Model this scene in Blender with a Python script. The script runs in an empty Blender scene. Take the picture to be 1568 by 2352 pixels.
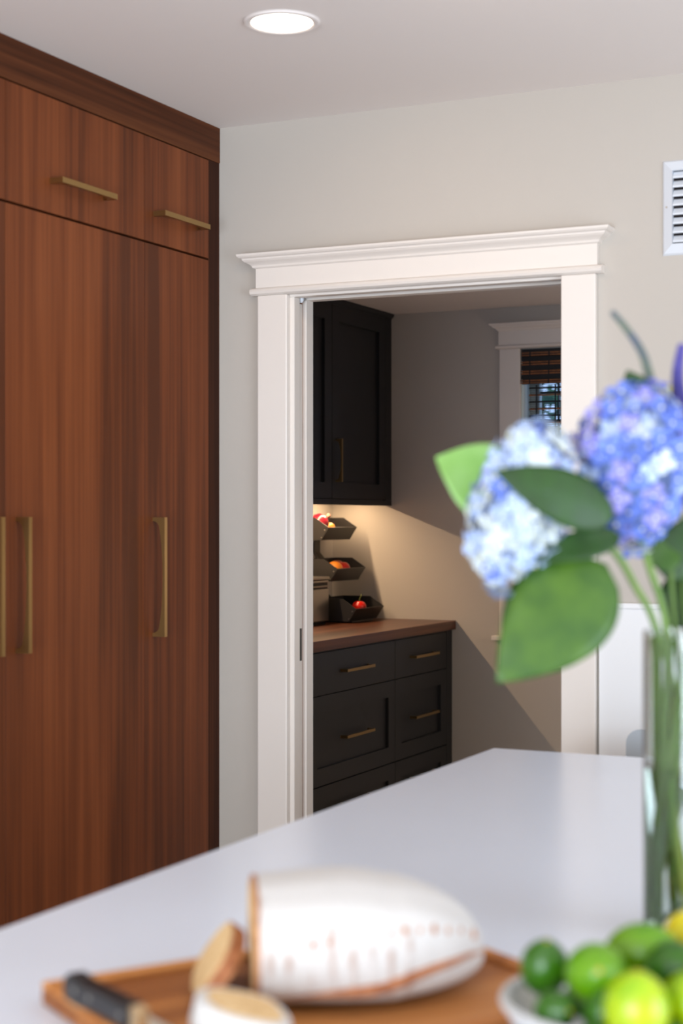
import bpy, bmesh, math, random
from mathutils import Vector, Matrix, Euler
random.seed(7)
sc = bpy.context.scene
COL = sc.collection
PI = math.pi

# ------------------------------------------------------------------ camera
F_PX = 3730.0; CX = 784.0; YH = 1195.0; YAW = math.radians(25.46)
CAM = Vector((2.151, -3.766, 1.41))
cam_data = bpy.data.cameras.new('camera')
cam = bpy.data.objects.new('camera', cam_data); COL.objects.link(cam)
cam.location = CAM
cam.rotation_euler = (PI/2, 0, YAW)
cam_data.sensor_fit = 'VERTICAL'; cam_data.sensor_height = 36.0; cam_data.sensor_width = 24.0
cam_data.lens = F_PX/2352.0*36.0
cam_data.shift_y = (YH-1176.0)/2352.0
cam_data.clip_start = 0.05
cam_data.dof.use_dof = True
cam_data.dof.focus_distance = 5.2
cam_data.dof.aperture_fstop = 3.5
sc.camera = cam
RV = Vector((math.cos(YAW), math.sin(YAW), 0)); FV = Vector((-math.sin(YAW), math.cos(YAW), 0)); UV = Vector((0, 0, 1))
def at(x, y, d):                       # a direction through the photo at a chosen distance
    return CAM + (FV + RV*((x-CX)/F_PX) + UV*((YH-y)/F_PX))*d

# ------------------------------------------------------------------ world, light, exposure
H = 2.4535                             # ceiling height
w = bpy.data.worlds.new('daylight'); sc.world = w; w.use_nodes = True
wn = w.node_tree.nodes; wl = w.node_tree.links; wn.clear()
wo = wn.new('ShaderNodeOutputWorld'); bg = wn.new('ShaderNodeBackground')
bg.inputs['Color'].default_value = (0.42, 0.62, 1.0, 1); bg.inputs['Strength'].default_value = 1.6
wl.new(bg.outputs[0], wo.inputs[0])

def area(name, loc, rot, sx, sy, power, color, shape='RECTANGLE', spread=PI):
    d = bpy.data.lights.new(name, 'AREA'); d.shape = shape; d.size = sx
    if shape in ('RECTANGLE', 'ELLIPSE'): d.size_y = sy
    d.energy = power; d.color = color; d.spread = spread
    o = bpy.data.objects.new(name, d); COL.objects.link(o); o.location = loc; o.rotation_euler = rot
    return o
DAY = (0.82, 0.91, 1.0)
# daylight in two unseen windows (right and rear wall), added to brighten the kitchen
area('added_daylight_right', (4.36, -2.5, 1.05), (0, PI/2, 0), 2.0, 2.2, 80, DAY)
area('added_daylight_rear', (1.6, -6.16, 1.05), (PI/2, 0, 0), 2.4, 2.0, 215, DAY)
DOWNLIGHT_W = 3.6; WARM = (1.0, 0.66, 0.38)
UNDERCAB_W = 13; FILL_W = 17
sc.view_settings.view_transform = 'Standard'; sc.view_settings.look = 'None'
sc.view_settings.gamma = 1.0; sc.view_settings.use_curve_mapping = False
sc.view_settings.exposure = 0.11

# ------------------------------------------------------------------ helpers
def lin(c):
    def f(v):
        v /= 255.0
        return v/12.92 if v <= 0.04045 else ((v+0.055)/1.055)**2.4
    return (f(c[0]), f(c[1]), f(c[2]), 1.0)
def newmat(name):
    m = bpy.data.materials.new(name); m.use_nodes = True
    nt = m.node_tree; return m, nt, nt.nodes['Principled BSDF']
def mat(name, c, rough=0.5, metal=0.0, var=0.0, vscale=8.0, bump=0.0, bscale=200.0, coat=0.0, c2=None, sss=0.0):
    m, nt, b = newmat(name)
    b.inputs['Base Color'].default_value = lin(c); b.inputs['Roughness'].default_value = rough
    b.inputs['Metallic'].default_value = metal; b.inputs['Coat Weight'].default_value = coat
    if sss: b.inputs['Subsurface Weight'].default_value = sss; b.inputs['Subsurface Radius'].default_value = (0.01, 0.006, 0.003)
    tc = nt.nodes.new('ShaderNodeTexCoord')
    if var or c2:
        n = nt.nodes.new('ShaderNodeTexNoise'); n.inputs['Scale'].default_value = vscale; n.inputs['Detail'].default_value = 4
        r = nt.nodes.new('ShaderNodeValToRGB')
        a = lin(c); e = lin(c2) if c2 else tuple(v*(1-var) for v in a[:3])+(1,)
        r.color_ramp.elements[0].position = 0.35; r.color_ramp.elements[1].position = 0.65
        r.color_ramp.elements[0].color = e; r.color_ramp.elements[1].color = a
        nt.links.new(tc.outputs['Object'], n.inputs['Vector']); nt.links.new(n.outputs['Fac'], r.inputs['Fac'])
        nt.links.new(r.outputs['Color'], b.inputs['Base Color'])
    if bump:
        n2 = nt.nodes.new('ShaderNodeTexNoise'); n2.inputs['Scale'].default_value = bscale; n2.inputs['Detail'].default_value = 3
        bp = nt.nodes.new('ShaderNodeBump'); bp.inputs['Strength'].default_value = bump; bp.inputs['Distance'].default_value = 0.002
        nt.links.new(tc.outputs['Object'], n2.inputs['Vector']); nt.links.new(n2.outputs['Fac'], bp.inputs['Height'])
        nt.links.new(bp.outputs['Normal'], b.inputs['Normal'])
    return m
def wood(name, axis, dark, mid, light, rough=0.38, fine=90.0, broad=5.0, spec=0.3):
    m, nt, b = newmat(name); N = nt.nodes; L = nt.links
    tc = N.new('ShaderNodeTexCoord'); oi = N.new('ShaderNodeObjectInfo')
    mul = N.new('ShaderNodeVectorMath'); mul.operation = 'SCALE'; mul.inputs[0].default_value = (7.3, 5.1, 3.7)
    L.new(oi.outputs['Random'], mul.inputs['Scale'])
    add = N.new('ShaderNodeVectorMath'); add.operation = 'ADD'
    L.new(tc.outputs['Object'], add.inputs[0]); L.new(mul.outputs[0], add.inputs[1])
    def stretched(scale, k, detail, dist):
        mp = N.new('ShaderNodeMapping'); s = [scale]*3; s[axis] = scale*k
        mp.inputs['Scale'].default_value = s
        L.new(add.outputs[0], mp.inputs['Vector'])
        n = N.new('ShaderNodeTexNoise'); n.inputs['Scale'].default_value = 1.0; n.inputs['Detail'].default_value = detail
        n.inputs['Distortion'].default_value = dist
        L.new(mp.outputs[0], n.inputs['Vector']); return n
    a = stretched(broad, 0.07, 3, 0.6); f = stretched(fine, 0.012, 4, 0.1); g = stretched(22.0, 0.04, 3, 0.4)
    r = N.new('ShaderNodeValToRGB'); cr = r.color_ramp
    cr.elements[0].position = 0.3; cr.elements[0].color = lin(dark); cr.elements[1].position = 0.72; cr.elements[1].color = lin(light)
    e = cr.elements.new(0.5); e.color = lin(mid)
    m1 = N.new('ShaderNodeMath'); m1.operation = 'MULTIPLY_ADD'; m1.inputs[1].default_value = 0.45
    m2 = N.new('ShaderNodeMath'); m2.operation = 'MULTIPLY_ADD'; m2.inputs[1].default_value = 0.33
    m3 = N.new('ShaderNodeMath'); m3.operation = 'MULTIPLY'; m3.inputs[1].default_value = 0.22
    L.new(f.outputs['Fac'], m3.inputs[0]); L.new(g.outputs['Fac'], m2.inputs[0]); L.new(m3.outputs[0], m2.inputs[2])
    L.new(a.outputs['Fac'], m1.inputs[0]); L.new(m2.outputs[0], m1.inputs[2])
    # stretch contrast around 0.5
    m4 = N.new('ShaderNodeMapRange'); m4.inputs['From Min'].default_value = 0.26; m4.inputs['From Max'].default_value = 0.74
    L.new(m1.outputs[0], m4.inputs['Value']); L.new(m4.outputs[0], r.inputs['Fac'])
    L.new(r.outputs['Color'], b.inputs['Base Color']); b.inputs['Roughness'].default_value = rough; b.inputs['Specular IOR Level'].default_value = spec
    bp = N.new('ShaderNodeBump'); bp.inputs['Strength'].default_value = 0.08; bp.inputs['Distance'].default_value = 0.001
    L.new(f.outputs['Fac'], bp.inputs['Height']); L.new(bp.outputs[0], b.inputs['Normal'])
    return m
def emit(name, c, s):
    m, nt, b = newmat(name); b.inputs['Base Color'].default_value = lin(c)
    b.inputs['Emission Color'].default_value = lin(c); b.inputs['Emission Strength'].default_value = s; return m
def glass(name, c=(255, 255, 255), ior=1.45, rough=0.0):
    m, nt, b = newmat(name); b.inputs['Base Color'].default_value = lin(c); b.inputs['Roughness'].default_value = rough
    b.inputs['Transmission Weight'].default_value = 1.0; b.inputs['IOR'].default_value = ior; return m

def NB(): return bmesh.new()
def box(bm, x0, x1, y0, y1, z0, z1):
    vs = [bm.verts.new((x, y, z)) for x in (x0, x1) for y in (y0, y1) for z in (z0, z1)]
    for q in ((0, 1, 3, 2), (4, 6, 7, 5), (0, 4, 5, 1), (2, 3, 7, 6), (0, 2, 6, 4), (1, 5, 7, 3)):
        bm.faces.new([vs[i] for i in q])
    return bm
AX = {'x': (1, 2), 'y': (0, 2), 'z': (0, 1)}
def prism(bm, pts, axis, a, b):
    """a 2-D outline (the two other axes in order) swept along axis from a to b"""
    k = 'xyz'.index(axis); i, j = AX[axis]
    def mk(p, t):
        v = [0, 0, 0]; v[i] = p[0]; v[j] = p[1]; v[k] = t; return bm.verts.new(v)
    A = [mk(p, a) for p in pts]; B = [mk(p, b) for p in pts]; n = len(pts)
    bm.faces.new(A); bm.faces.new(B[::-1])
    for q in range(n): bm.faces.new((A[q], B[q], B[(q+1) % n], A[(q+1) % n]))
    bmesh.ops.recalc_face_normals(bm, faces=bm.faces[:]); return bm
def tube(bm, pts, rad, seg=10, caps=True):
    pts = [Vector(p) for p in pts]; n = len(pts); R = rad if isinstance(rad, (list, tuple)) else [rad]*n
    rings = []; ref = None
    for i, p in enumerate(pts):
        t = (pts[min(i+1, n-1)]-pts[max(i-1, 0)]).normalized()
        if ref is None: ref = t.orthogonal().normalized()
        ref = (ref - t*ref.dot(t)).normalized(); s = t.cross(ref)
        rings.append([bm.verts.new(p+(ref*math.cos(2*PI*k/seg)+s*math.sin(2*PI*k/seg))*R[i]) for k in range(seg)])
    for a, b in zip(rings, rings[1:]):
        for k in range(seg): bm.faces.new((a[k], a[(k+1) % seg], b[(k+1) % seg], b[k]))
    if caps: bm.faces.new(rings[0][::-1]); bm.faces.new(rings[-1])
    bmesh.ops.recalc_face_normals(bm, faces=bm.faces[:]); return bm
def lathe(bm, prof, seg=40, c=(0, 0, 0), closed=False):
    c = Vector(c); rings = []
    for r, z in prof:
        if r < 1e-6: rings.append([bm.verts.new(c+Vector((0, 0, z)))])
        else: rings.append([bm.verts.new(c+Vector((r*math.cos(2*PI*k/seg), r*math.sin(2*PI*k/seg), z))) for k in range(seg)])
    pr = list(zip(rings, rings[1:]))
    if closed: pr.append((rings[-1], rings[0]))
    for a, b in pr:
        if len(a) == 1 and len(b) == 1: continue
        for k in range(seg):
            k2 = (k+1) % seg
            if len(a) == 1: bm.faces.new((a[0], b[k2], b[k]))
            elif len(b) == 1: bm.faces.new((a[k], a[k2], b[0]))
            else: bm.faces.new((a[k], a[k2], b[k2], b[k]))
    bmesh.ops.recalc_face_normals(bm, faces=bm.faces[:]); return bm
def ball(bm, c=(0, 0, 0), r=1.0, s=(1, 1, 1), u=24, v=16, fn=None):
    ret = bmesh.ops.create_uvsphere(bm, u_segments=u, v_segments=v, radius=1.0)
    for vt in ret['verts']:
        p = vt.co.copy()
        if fn: p = fn(p)
        vt.co = Vector((p.x*s[0]*r+c[0], p.y*s[1]*r+c[1], p.z*s[2]*r+c[2]))
    return bm
def mesh(name, bm, m, smooth=False, bevel=0.0):
    if bevel:
        bmesh.ops.bevel(bm, geom=bm.edges[:], offset=bevel, segments=2, affect='EDGES', clamp_overlap=True, profile=0.5)
    me = bpy.data.meshes.new(name); bm.to_mesh(me); bm.free()
    for q in (m if isinstance(m, (list, tuple)) else [m]): me.materials.append(q)
    if smooth:
        for p in me.polygons: p.use_smooth = True
        me.set_sharp_from_angle(angle=math.radians(42))
    return me
def link(name, me, parent=None, loc=(0, 0, 0), rot=(0, 0, 0)):
    o = bpy.data.objects.new(name, me); COL.objects.link(o)
    o.location = loc; o.rotation_euler = rot
    if parent is not None:
        o.parent = parent
        if parent.type == 'EMPTY' and parent.get('worldmesh'):
            o.location = Vector(loc)-parent.location
    return o
def obj(name, bm, m, parent=None, smooth=False, bevel=0.0, loc=(0, 0, 0), rot=(0, 0, 0)):
    return link(name, mesh(name, bm, m, smooth, bevel), parent, loc, rot)
def tag(o, label, cat, group=None, kind=None):
    o['label'] = label; o['category'] = cat
    if group: o['group'] = group
    if kind: o['kind'] = kind
    return o
def thing(name, label, cat, loc=(0, 0, 0), group=None, world=True, rot=(0, 0, 0)):
    o = bpy.data.objects.new(name, None); COL.objects.link(o); o.location = loc; o.rotation_euler = rot
    o.empty_display_size = 0.05
    if world: o['worldmesh'] = 1
    return tag(o, label, cat, group)
def struct(name, bm, m, label, cat, smooth=False, bevel=0.0):
    return tag(obj(name, bm, m, None, smooth, bevel), label, cat, None, 'structure')
def sgroup(name, label, cat, loc=(0, 0, 0)):
    o = thing(name, label, cat, loc); o['kind'] = 'structure'; return o

# ------------------------------------------------------------------ materials
WALL = mat('wall paint greige', (190, 182, 172), 0.75, bump=0.05, bscale=350)
CEIL = mat('ceiling paint', (236, 228, 223), 0.85, bump=0.04, bscale=300)
TRIM = mat('white trim enamel', (230, 221, 212), 0.35)
WAINS = mat('white wainscot enamel', (236, 236, 236), 0.3)
BLACK = mat('charcoal cabinet paint', (27, 27, 30), 0.5, bump=0.02, bscale=400)
QUARTZ = mat('white quartz', (230, 236, 248), 0.24, var=0.02, vscale=3)
QUARTZ.node_tree.nodes['Principled BSDF'].inputs['Specular IOR Level'].default_value = 0.3
BRASS = mat('satin brass', (168, 136, 86), 0.34, 1.0, bump=0.03, bscale=900)
STEEL = mat('brushed stainless', (170, 165, 158), 0.28, 1.0, bump=0.03, bscale=600)
WALNUT = wood('walnut vertical grain', 2, (84, 42, 19), (110, 56, 26), (130, 70, 35), rough=.5, spec=.2)
WALNUT_H = wood('walnut horizontal grain', 1, (58, 29, 14), (84, 45, 24), (108, 62, 34), broad=9.0, rough=.55, spec=.12)
WALNUT_TOP = wood('walnut counter', 1, (56, 28, 15), (86, 46, 27), (112, 66, 42), rough=0.3)
DARKGAP = mat('dark carcass shadow gap', (34, 18, 12), 0.8)
OAKFLOOR = wood('oak floor', 1, (166, 146, 122), (186, 166, 142), (204, 186, 162), rough=0.35)
RAWWOOD = mat('raw pocket wood', (150, 92, 48), 0.7, var=0.3, vscale=30)
BOARDW = wood('acacia board', 0, (128, 72, 34), (176, 112, 58), (206, 146, 86), rough=0.5, broad=14.0)
BINMETAL = mat('black powder coated bin', (34, 31, 30), 0.45)
LOUVRE = mat('white vent enamel', (222, 226, 232), 0.4)
VENTDARK = mat('dark duct', (30, 22, 22), 0.9)
BLACKMETAL = mat('black metal', (14, 13, 13), 0.4, 0.6)

# ------------------------------------------------------------------ room shell
XL, XR, YB, WT = -0.66, 4.3, -6.1, 0.11        # kitchen extents, wall thickness
PX0, PX1, PY = -1.49, 1.7, 3.774                # pantry extents
bm = NB(); box(bm, -1.7, 4.5, -6.3, 4.1, -0.12, 0.0)
struct('floor', bm, OAKFLOOR, 'oak floor running from the kitchen into the pantry', 'floor')
bm = NB(); box(bm, -1.7, 4.5, -6.3, 4.1, H, H+0.15)
struct('ceiling', bm, CEIL, 'plain painted ceiling above the walnut cabinets', 'ceiling')
OX0, OX1, OZ = 0.222, 0.946, 1.992              # doorway
bm = NB()                                       # the wall with the doorway; its left part is hollow for the pocket door
box(bm, XL-.1, OX0-.018, 0, 0.03, 0, H); box(bm, XL-.1, OX0-.018, 0.072, WT, 0, H); box(bm, XL-.1, -0.60, 0.03, 0.072, 0, H)
box(bm, OX0-.018, OX1+.018, 0, WT, OZ+.018, H); box(bm, -0.60, OX0-.018, 0.03, 0.072, OZ+.018, H)
box(bm, OX1+.018, 4.4, 0, WT, 0, H)
struct('wall_back', bm, WALL, 'greige painted wall with the white cased doorway', 'wall')
bm = NB(); box(bm, XL-.1, XL, YB, 0, 0, H)
struct('wall_left', bm, WALL, 'greige wall behind the walnut cabinets', 'wall')
def wall_with_hole(name, axis, pos0, pos1, a0, a1, h0, h1, z0, z1, label):
    bm = NB()
    def bx(a, b, za, zb):
        if axis == 'x': box(bm, pos0, pos1, a, b, za, zb)
        else: box(bm, a, b, pos0, pos1, za, zb)
    bx(a0, h0, 0, H); bx(h1, a1, 0, H); bx(h0, h1, 0, z0); bx(h0, h1, z1, H)
    return struct(name, bm, WALL, label, 'wall')
wall_with_hole('wall_right', 'x', 4.3, 4.4, YB, 0, -3.6, -1.4, 0.05, 2.05, 'greige wall with an added unseen window across from the walnut cabinets')
wall_with_hole('wall_rear', 'y', -6.2, -6.1, XL-.1, 4.4, 0.4, 2.8, 0.05, 2.05, 'greige wall with a wide added unseen window facing the doorway')
WX0, WX1, WZ0, WZ1 = -0.466, 0.40, 0.845, 2.245  # pantry window opening
wall_with_hole('wall_pantry_back', 'y', PY, PY+.14, PX0-.1, PX1+.1, WX0, WX1, WZ0, WZ1, 'greige pantry wall holding the window with bamboo blind')
bm = NB(); box(bm, PX0-.1, PX0, WT, PY, 0, H)
struct('wall_pantry_left', bm, WALL, 'greige pantry wall behind the charcoal cabinets', 'wall')
bm = NB(); box(bm, PX1, PX1+.1, WT, PY, 0, H)
struct('wall_pantry_right', bm, WALL, 'greige pantry wall opposite the charcoal cabinets', 'wall')

# door casing with header
def header(g, x0, x1, y, zb, ztop, cx0, cx1, s=1.0):
    """bead, frieze and crown over an opening in a wall whose face is at y (towards -y)"""
    bz = zb
    bead = [(y, bz), (y-.020, bz), (y-.028, bz+.004), (y-.031, bz+.010), (y-.028, bz+.016), (y-.020, bz+.020), (y, bz+.020)]
    bm = NB(); prism(bm, bead, 'x', x0-.013, x1+.013); obj('bead', bm, TRIM, g, True).data.shade_flat()
    zc = ztop-.034
    bm = NB(); box(bm, x0, x1, y-.020, y, bz+.020, zc+.01); obj('frieze', bm, TRIM, g, bevel=.001)
    # crown moulding with mitred returns: stacked profile rings
    prof = [(.0, zc-.002), (.006, zc+.001), (.008, zc+.006), (.013, zc+.010), (.022, zc+.015), (.026, zc+.019), (.027, zc+.023), (.033, zc+.025), (.037, zc+.029), (.038, ztop), (.0, ztop)]
    bm = NB(); rings = []
    for p, z in prof:
        rings.append([bm.verts.new(v) for v in ((x0-p, y, z), (x0-p, y-.020-p, z), (x1+p, y-.020-p, z), (x1+p, y, z))])
    for a, b in zip(rings, rings[1:]):
        for k in range(3): bm.faces.new((a[k], a[k+1], b[k+1], b[k]))
    for sidx in (0, 3): bm.faces.new([r[sidx] for r in rings])
    bm.faces.new(rings[-1]); bm.faces.new(rings[0])
    bmesh.ops.recalc_face_normals(bm, faces=bm.faces[:])
    obj('crown', bm, TRIM, g)
dc = sgroup('trim_1', 'white door casing with crowned header around the pantry doorway', 'door casing', (0.58, -.01, 0))
for x0, x1 in ((0.123, 0.210), (0.950, 1.036)):
    bm = NB(); box(bm, x0, x1, -.020, 0, 0, OZ+.006); obj('casing_board', bm, TRIM, dc, bevel=.003)
header(dc, 0.118, 1.040, 0.0, OZ+.006, 2.104, 0.075, 1.05)
for a, b in ((0.0, 0.032), (0.070, WT)):
    bm = NB(); box(bm, OX0-.018, OX0, a, b, 0, OZ); obj('jamb_strip', bm, TRIM, dc, bevel=.001)
bm = NB(); box(bm, OX1, OX1+.018, 0, WT, 0, OZ); obj('jamb', bm, TRIM, dc, bevel=.001)
for a, b in ((0.0, 0.030), (0.074, WT)):
    bm = NB(); box(bm, OX0-.018, OX1+.018, a, b, OZ, OZ+.018); obj('head_strip', bm, TRIM, dc, bevel=.001)
bm = NB(); box(bm, OX0-.018, OX1, 0.034, 0.070, OZ+.012, OZ+.018); obj('track', bm, mat('track grey', (120, 116, 112), 0.4, 0.6), dc)
bm = NB(); tube(bm, [(OX0-.004, 0.046, OZ+.012), (OX0-.004, 0.046, OZ-.004), (OX0-.004, 0.046, OZ-.010)], [.008, .008, .003], 12); obj('track_stop', bm, LOUVRE, dc, True)
pd = sgroup('door_1', 'white pocket door slid into the wall with a black edge pull', 'door', (-.15, 0.05, 0))
bm = NB(); box(bm, -0.52, OX0-.008, 0.033, 0.062, 0.01, OZ-.012); obj('slab', bm, TRIM, pd, bevel=.001)
bm = NB(); box(bm, OX0-.012, OX0-.0065, 0.036, 0.056, 1.04, 1.125); obj('edge_pull', bm, BLACKMETAL, pd)
bm = NB(); box(bm, OX0-.028, OX0-.0115, 0.0624, 0.0698, 0.01, OZ); obj('pocket_stud', bm, RAWWOOD, pd)
# wainscot right of the doorway
wg = sgroup('trim_2', 'white wainscot panel with thin cap beside the doorway', 'wainscot', (2.6, 0, 0))
bm = NB(); box(bm, 1.042, 4.3, -.010, -.0005, 0, 1.200); obj('panel', bm, WAINS, wg)
bm = NB(); box(bm, 1.042, 4.3, -.013, -.0005, 1.200, 1.214); obj('cap', bm, WAINS, wg, bevel=.003)
# frames of the unseen kitchen windows added for daylight
def kwindow(name, x0, x1, y0, y1, z0, z1, label):
    g = sgroup(name, label, 'window', ((x0+x1)/2, (y0+y1)/2, z0)); t = .05
    horiz = (x1-x0) > (y1-y0)
    bars = []
    bars += [(0, 1, z0, z0+t), (0, 1, z1-t, z1)]
    for a, b, za, zb in bars:
        bm = NB(); box(bm, x0, x1, y0, y1, za, zb); obj('frame_rail', bm, TRIM, g)
    for k in (0, .5, 1):
        bm = NB()
        if horiz: c = x0+t/2+(x1-x0-t)*k; box(bm, c-t/2, c+t/2, y0, y1, z0+t, z1-t)
        else: c = y0+t/2+(y1-y0-t)*k; box(bm, x0, x1, c-t/2, c+t/2, z0+t, z1-t)
        obj('frame_stile', bm, TRIM, g)
kwindow('window_2', 4.305, 4.345, -3.6, -1.4, 0.05, 2.05, 'unseen white framed window added for daylight across from the walnut cabinets')
kwindow('window_3', 0.4, 2.8, -6.145, -6.105, 0.05, 2.05, 'wide unseen white framed window added for daylight facing the doorway')

# ------------------------------------------------------------------ handles
def handle_mesh(L, wd, orient, depth=.035):
    """brass pull: straight outer bar, arched inner edge, two short feet. orient v: along z, h: along y. face is +x"""
    foot = .009; inner = []
    n = 7; r = .016; base = depth*0.54
    for k in range(n+1):                       # fillet from the foot into the bar
        a = PI/2*k/n; inner.append((-L/2+foot+r*(1-math.cos(a)), base*math.sin(a)))
    m = 12; u0 = -L/2+foot+r
    for k in range(1, m):
        u = u0+(-2*u0)*k/m; t = 1-(u/u0)**2
        inner.append((u, base+(depth*0.83-base)*(t**0.8)))
    inner += [(-u, p) for u, p in reversed(inner[:n+1])]
    pts = [(-L/2, 0), (-L/2, depth), (L/2, depth), (L/2, 0)]+inner[::-1]
    bm = NB()
    if orient == 'v': prism(bm, [(p, u) for u, p in pts], 'y', -wd/2, wd/2)
    else: prism(bm, [(p, u) for u, p in pts], 'z', -wd/2, wd/2)
    return mesh('handle', bm, BRASS)
HV = handle_mesh(.295, .0125, 'v'); HH = handle_mesh(.221, .0125, 'h')
HP = handle_mesh(.285, .012, 'h'); HPV = handle_mesh(.203, .012, 'v', .033)

# ------------------------------------------------------------------ tall walnut cabinets
GAPZ, CRZ = 2.096, 2.360
def tall_cab(y0, y1, hy, label, filler=False):
    t = thing('tall_cabinet', label, 'cabinet', (-.3, (y0+y1)/2, 0), 'walnut tall cabinets')
    ye = 0.0-.001 if filler else y1
    bm = NB(); box(bm, -.64, -.024, y0, ye, .10, CRZ+.03); obj('body', bm, DARKGAP, t)
    bm = NB(); box(bm, -.60, -.07, y0, ye, 0, .0995); obj('toe_kick', bm, DARKGAP, t)
    d = obj('door', box(NB(), -.0225, 0, y0+.001, y1-.001, .105, GAPZ-.0028), WALNUT, t, bevel=.0008)
    link('handle', HV, d, (0.0, hy, 1.2695))
    d = obj('door', box(NB(), -.0225, 0, y0+.001, y1-.001, GAPZ+.0028, CRZ-.0035), WALNUT, t, bevel=.0008)
    link('handle', HH, d, (0.0, (y0+y1)/2-.005, 2.170))
    if filler:
        obj('filler', box(NB(), -.0225, -.002, y1+.001, -.001, .10, CRZ-.0005), WALNUT_FILL, t)
    return t
WALNUT_FILL = wood('walnut filler', 2, (52, 27, 16), (72, 38, 22), (92, 50, 28), rough=.6, spec=.1)
tall_cab(-2.033, -1.480, -2.033+.044, 'walnut tall cabinet farthest from the doorway wall with long brass pulls')
tall_cab(-1.480, -0.927, -.979, 'walnut tall cabinet with its long brass pull beside the wide door nearest the wall end')
tall_cab(-0.927, -0.374, -.885, 'wide walnut tall cabinet with two brass pulls next to the narrow end cabinet')
tall_cab(-0.374, -0.060, -.330, 'narrow walnut tall cabinet with dark filler strip against the doorway wall', True)
fb = obj('cabinet_fascia', box(NB(), -.0235, 0.0, -2.4, -.0005, CRZ, H-.0005), WALNUT_H, bevel=.0008)
tag(fb, 'dark walnut fascia board above the tall cabinets under the ceiling', 'fascia board')

# ------------------------------------------------------------------ ceiling downlights
LENS = emit('downlight lens', (255, 236, 208), 14.0)
def downlight(x, y, aim, label):
    t = thing('recessed_downlight', label, 'ceiling light', (x, y, H), 'recessed ceiling lights', world=False)
    bm = NB(); lathe(bm, [(.064, -.0035), (.068, -.006), (.078, -.005), (.081, -.0005), (.064, -.0005)], 48, closed=True)
    obj('trim_ring', bm, CEIL, t, True)
    bm = NB(); lathe(bm, [(0, -.0025), (.064, -.0025), (.064, -.0008), (0, -.0008)], 48); obj('lens', bm, LENS, t)
    d = bpy.data.lights.new('downlight_lamp', 'SPOT'); d.energy = DOWNLIGHT_W; d.color = WARM
    d.spot_size = math.radians(104); d.spot_blend = 1.0; d.shadow_soft_size = .045
    l = bpy.data.objects.new('downlight_lamp', d); COL.objects.link(l); l.location = (x, y, H-.012)
    l.rotation_euler = (Vector(aim)-l.location).to_track_quat('-Z', 'Y').to_euler()
    return t
downlight(0.578, -0.752, (.60, 0, 1.75), 'round glowing recessed ceiling light near the walnut cabinets')
downlight(1.10, -1.02, (.86, 0, 2.02), 'unseen recessed ceiling light added to warm the wall, above the island end by the wainscot')  # out of view, added to warm the wall over the doorway
downlight(0.578, -2.6, (.1, -2.2, 1.2), 'unseen recessed ceiling light added to warm the cabinets, above the aisle far from the doorway')  # out of view, added to light the walnut doors

# ------------------------------------------------------------------ air vent
v = thing('air_vent', 'white louvred air vent on the wall above the wainscot', 'air vent', (1.35, 0, 2.03))
VX0, VX1, VZ0, VZ1 = 1.193, 1.515, 2.030, 2.252
ix0, ix1, iz0, iz1 = 1.219, 1.489, 2.055, 2.226
bm = NB()
o_ = [(VX0, VZ0), (VX1, VZ0), (VX1, VZ1), (VX0, VZ1)]; i_ = [(ix0, iz0), (ix1, iz0), (ix1, iz1), (ix0, iz1)]
A = [bm.verts.new((x, -.0005, z)) for x, z in o_]; B = [bm.verts.new((x, -.006, z)) for x, z in [(VX0+.004, VZ0+.004), (VX1-.004, VZ0+.004), (VX1-.004, VZ1-.004), (VX0+.004, VZ1-.004)]]
Cc = [bm.verts.new((x, -.016, z)) for x, z in i_]; D = [bm.verts.new((x, -.001, z)) for x, z in i_]
for P, Q in ((A, B), (B, Cc), (Cc, D)):
    for k in range(4): bm.faces.new((P[k], P[(k+1) % 4], Q[(k+1) % 4], Q[k]))
obj('frame', bm, LOUVRE, v)
obj('duct_shade', box(NB(), ix0, ix1, -.002, -.0006, iz0, iz1), VENTDARK, v)  # flat dark sheet painted as the shade behind the louvres
ns = 8; step = (iz1-iz0)/ns
sl = mesh('louvre', prism(NB(), [(-.0155, -.0060), (-.0145, -.0070), (-.003, .0085), (-.0035, .0095), (-.0045, .0095), (-.0155, -.003)], 'x', ix0+.001, ix1-.001), LOUVRE)
for k in range(ns): link('louvre', sl, v, (0, 0, iz0+step*(k+.5)-.001))
bm = NB(); tube(bm, [(1.2045, -.004, 2.142), (1.2045, -.0115, 2.142)], .0022, 8); obj('screw', bm, STEEL, v)

# ------------------------------------------------------------------ pantry base cabinets
BXF = -0.829
def shaker(bm, xf, y0, y1, z0, z1, st, th=.02, rec=.014):
    """front slab with a recessed centre panel, face towards +x"""
    xb = xf-th
    iy0, iy1, iz0, iz1 = y0+st, y1-st, z0+st, z1-st
    def ring(x, a, b, c, d): return [bm.verts.new(p) for p in ((x, a, c), (x, b, c), (x, b, d), (x, a, d))]
    R0 = ring(xb, y0, y1, z0, z1); R1 = ring(xf, y0, y1, z0, z1); R2 = ring(xf, iy0, iy1, iz0, iz1); R3 = ring(xf-rec, iy0, iy1, iz0, iz1)
    for P, Q in ((R0, R1), (R1, R2), (R2, R3)):
        for k in range(4): bm.faces.new((P[k], P[(k+1) % 4], Q[(k+1) % 4], Q[k]))
    bm.faces.new(R0[::-1])
    bmesh.ops.recalc_face_normals(bm, faces=bm.faces[:])
    return (iy0, iy1, iz0, iz1)
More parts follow.
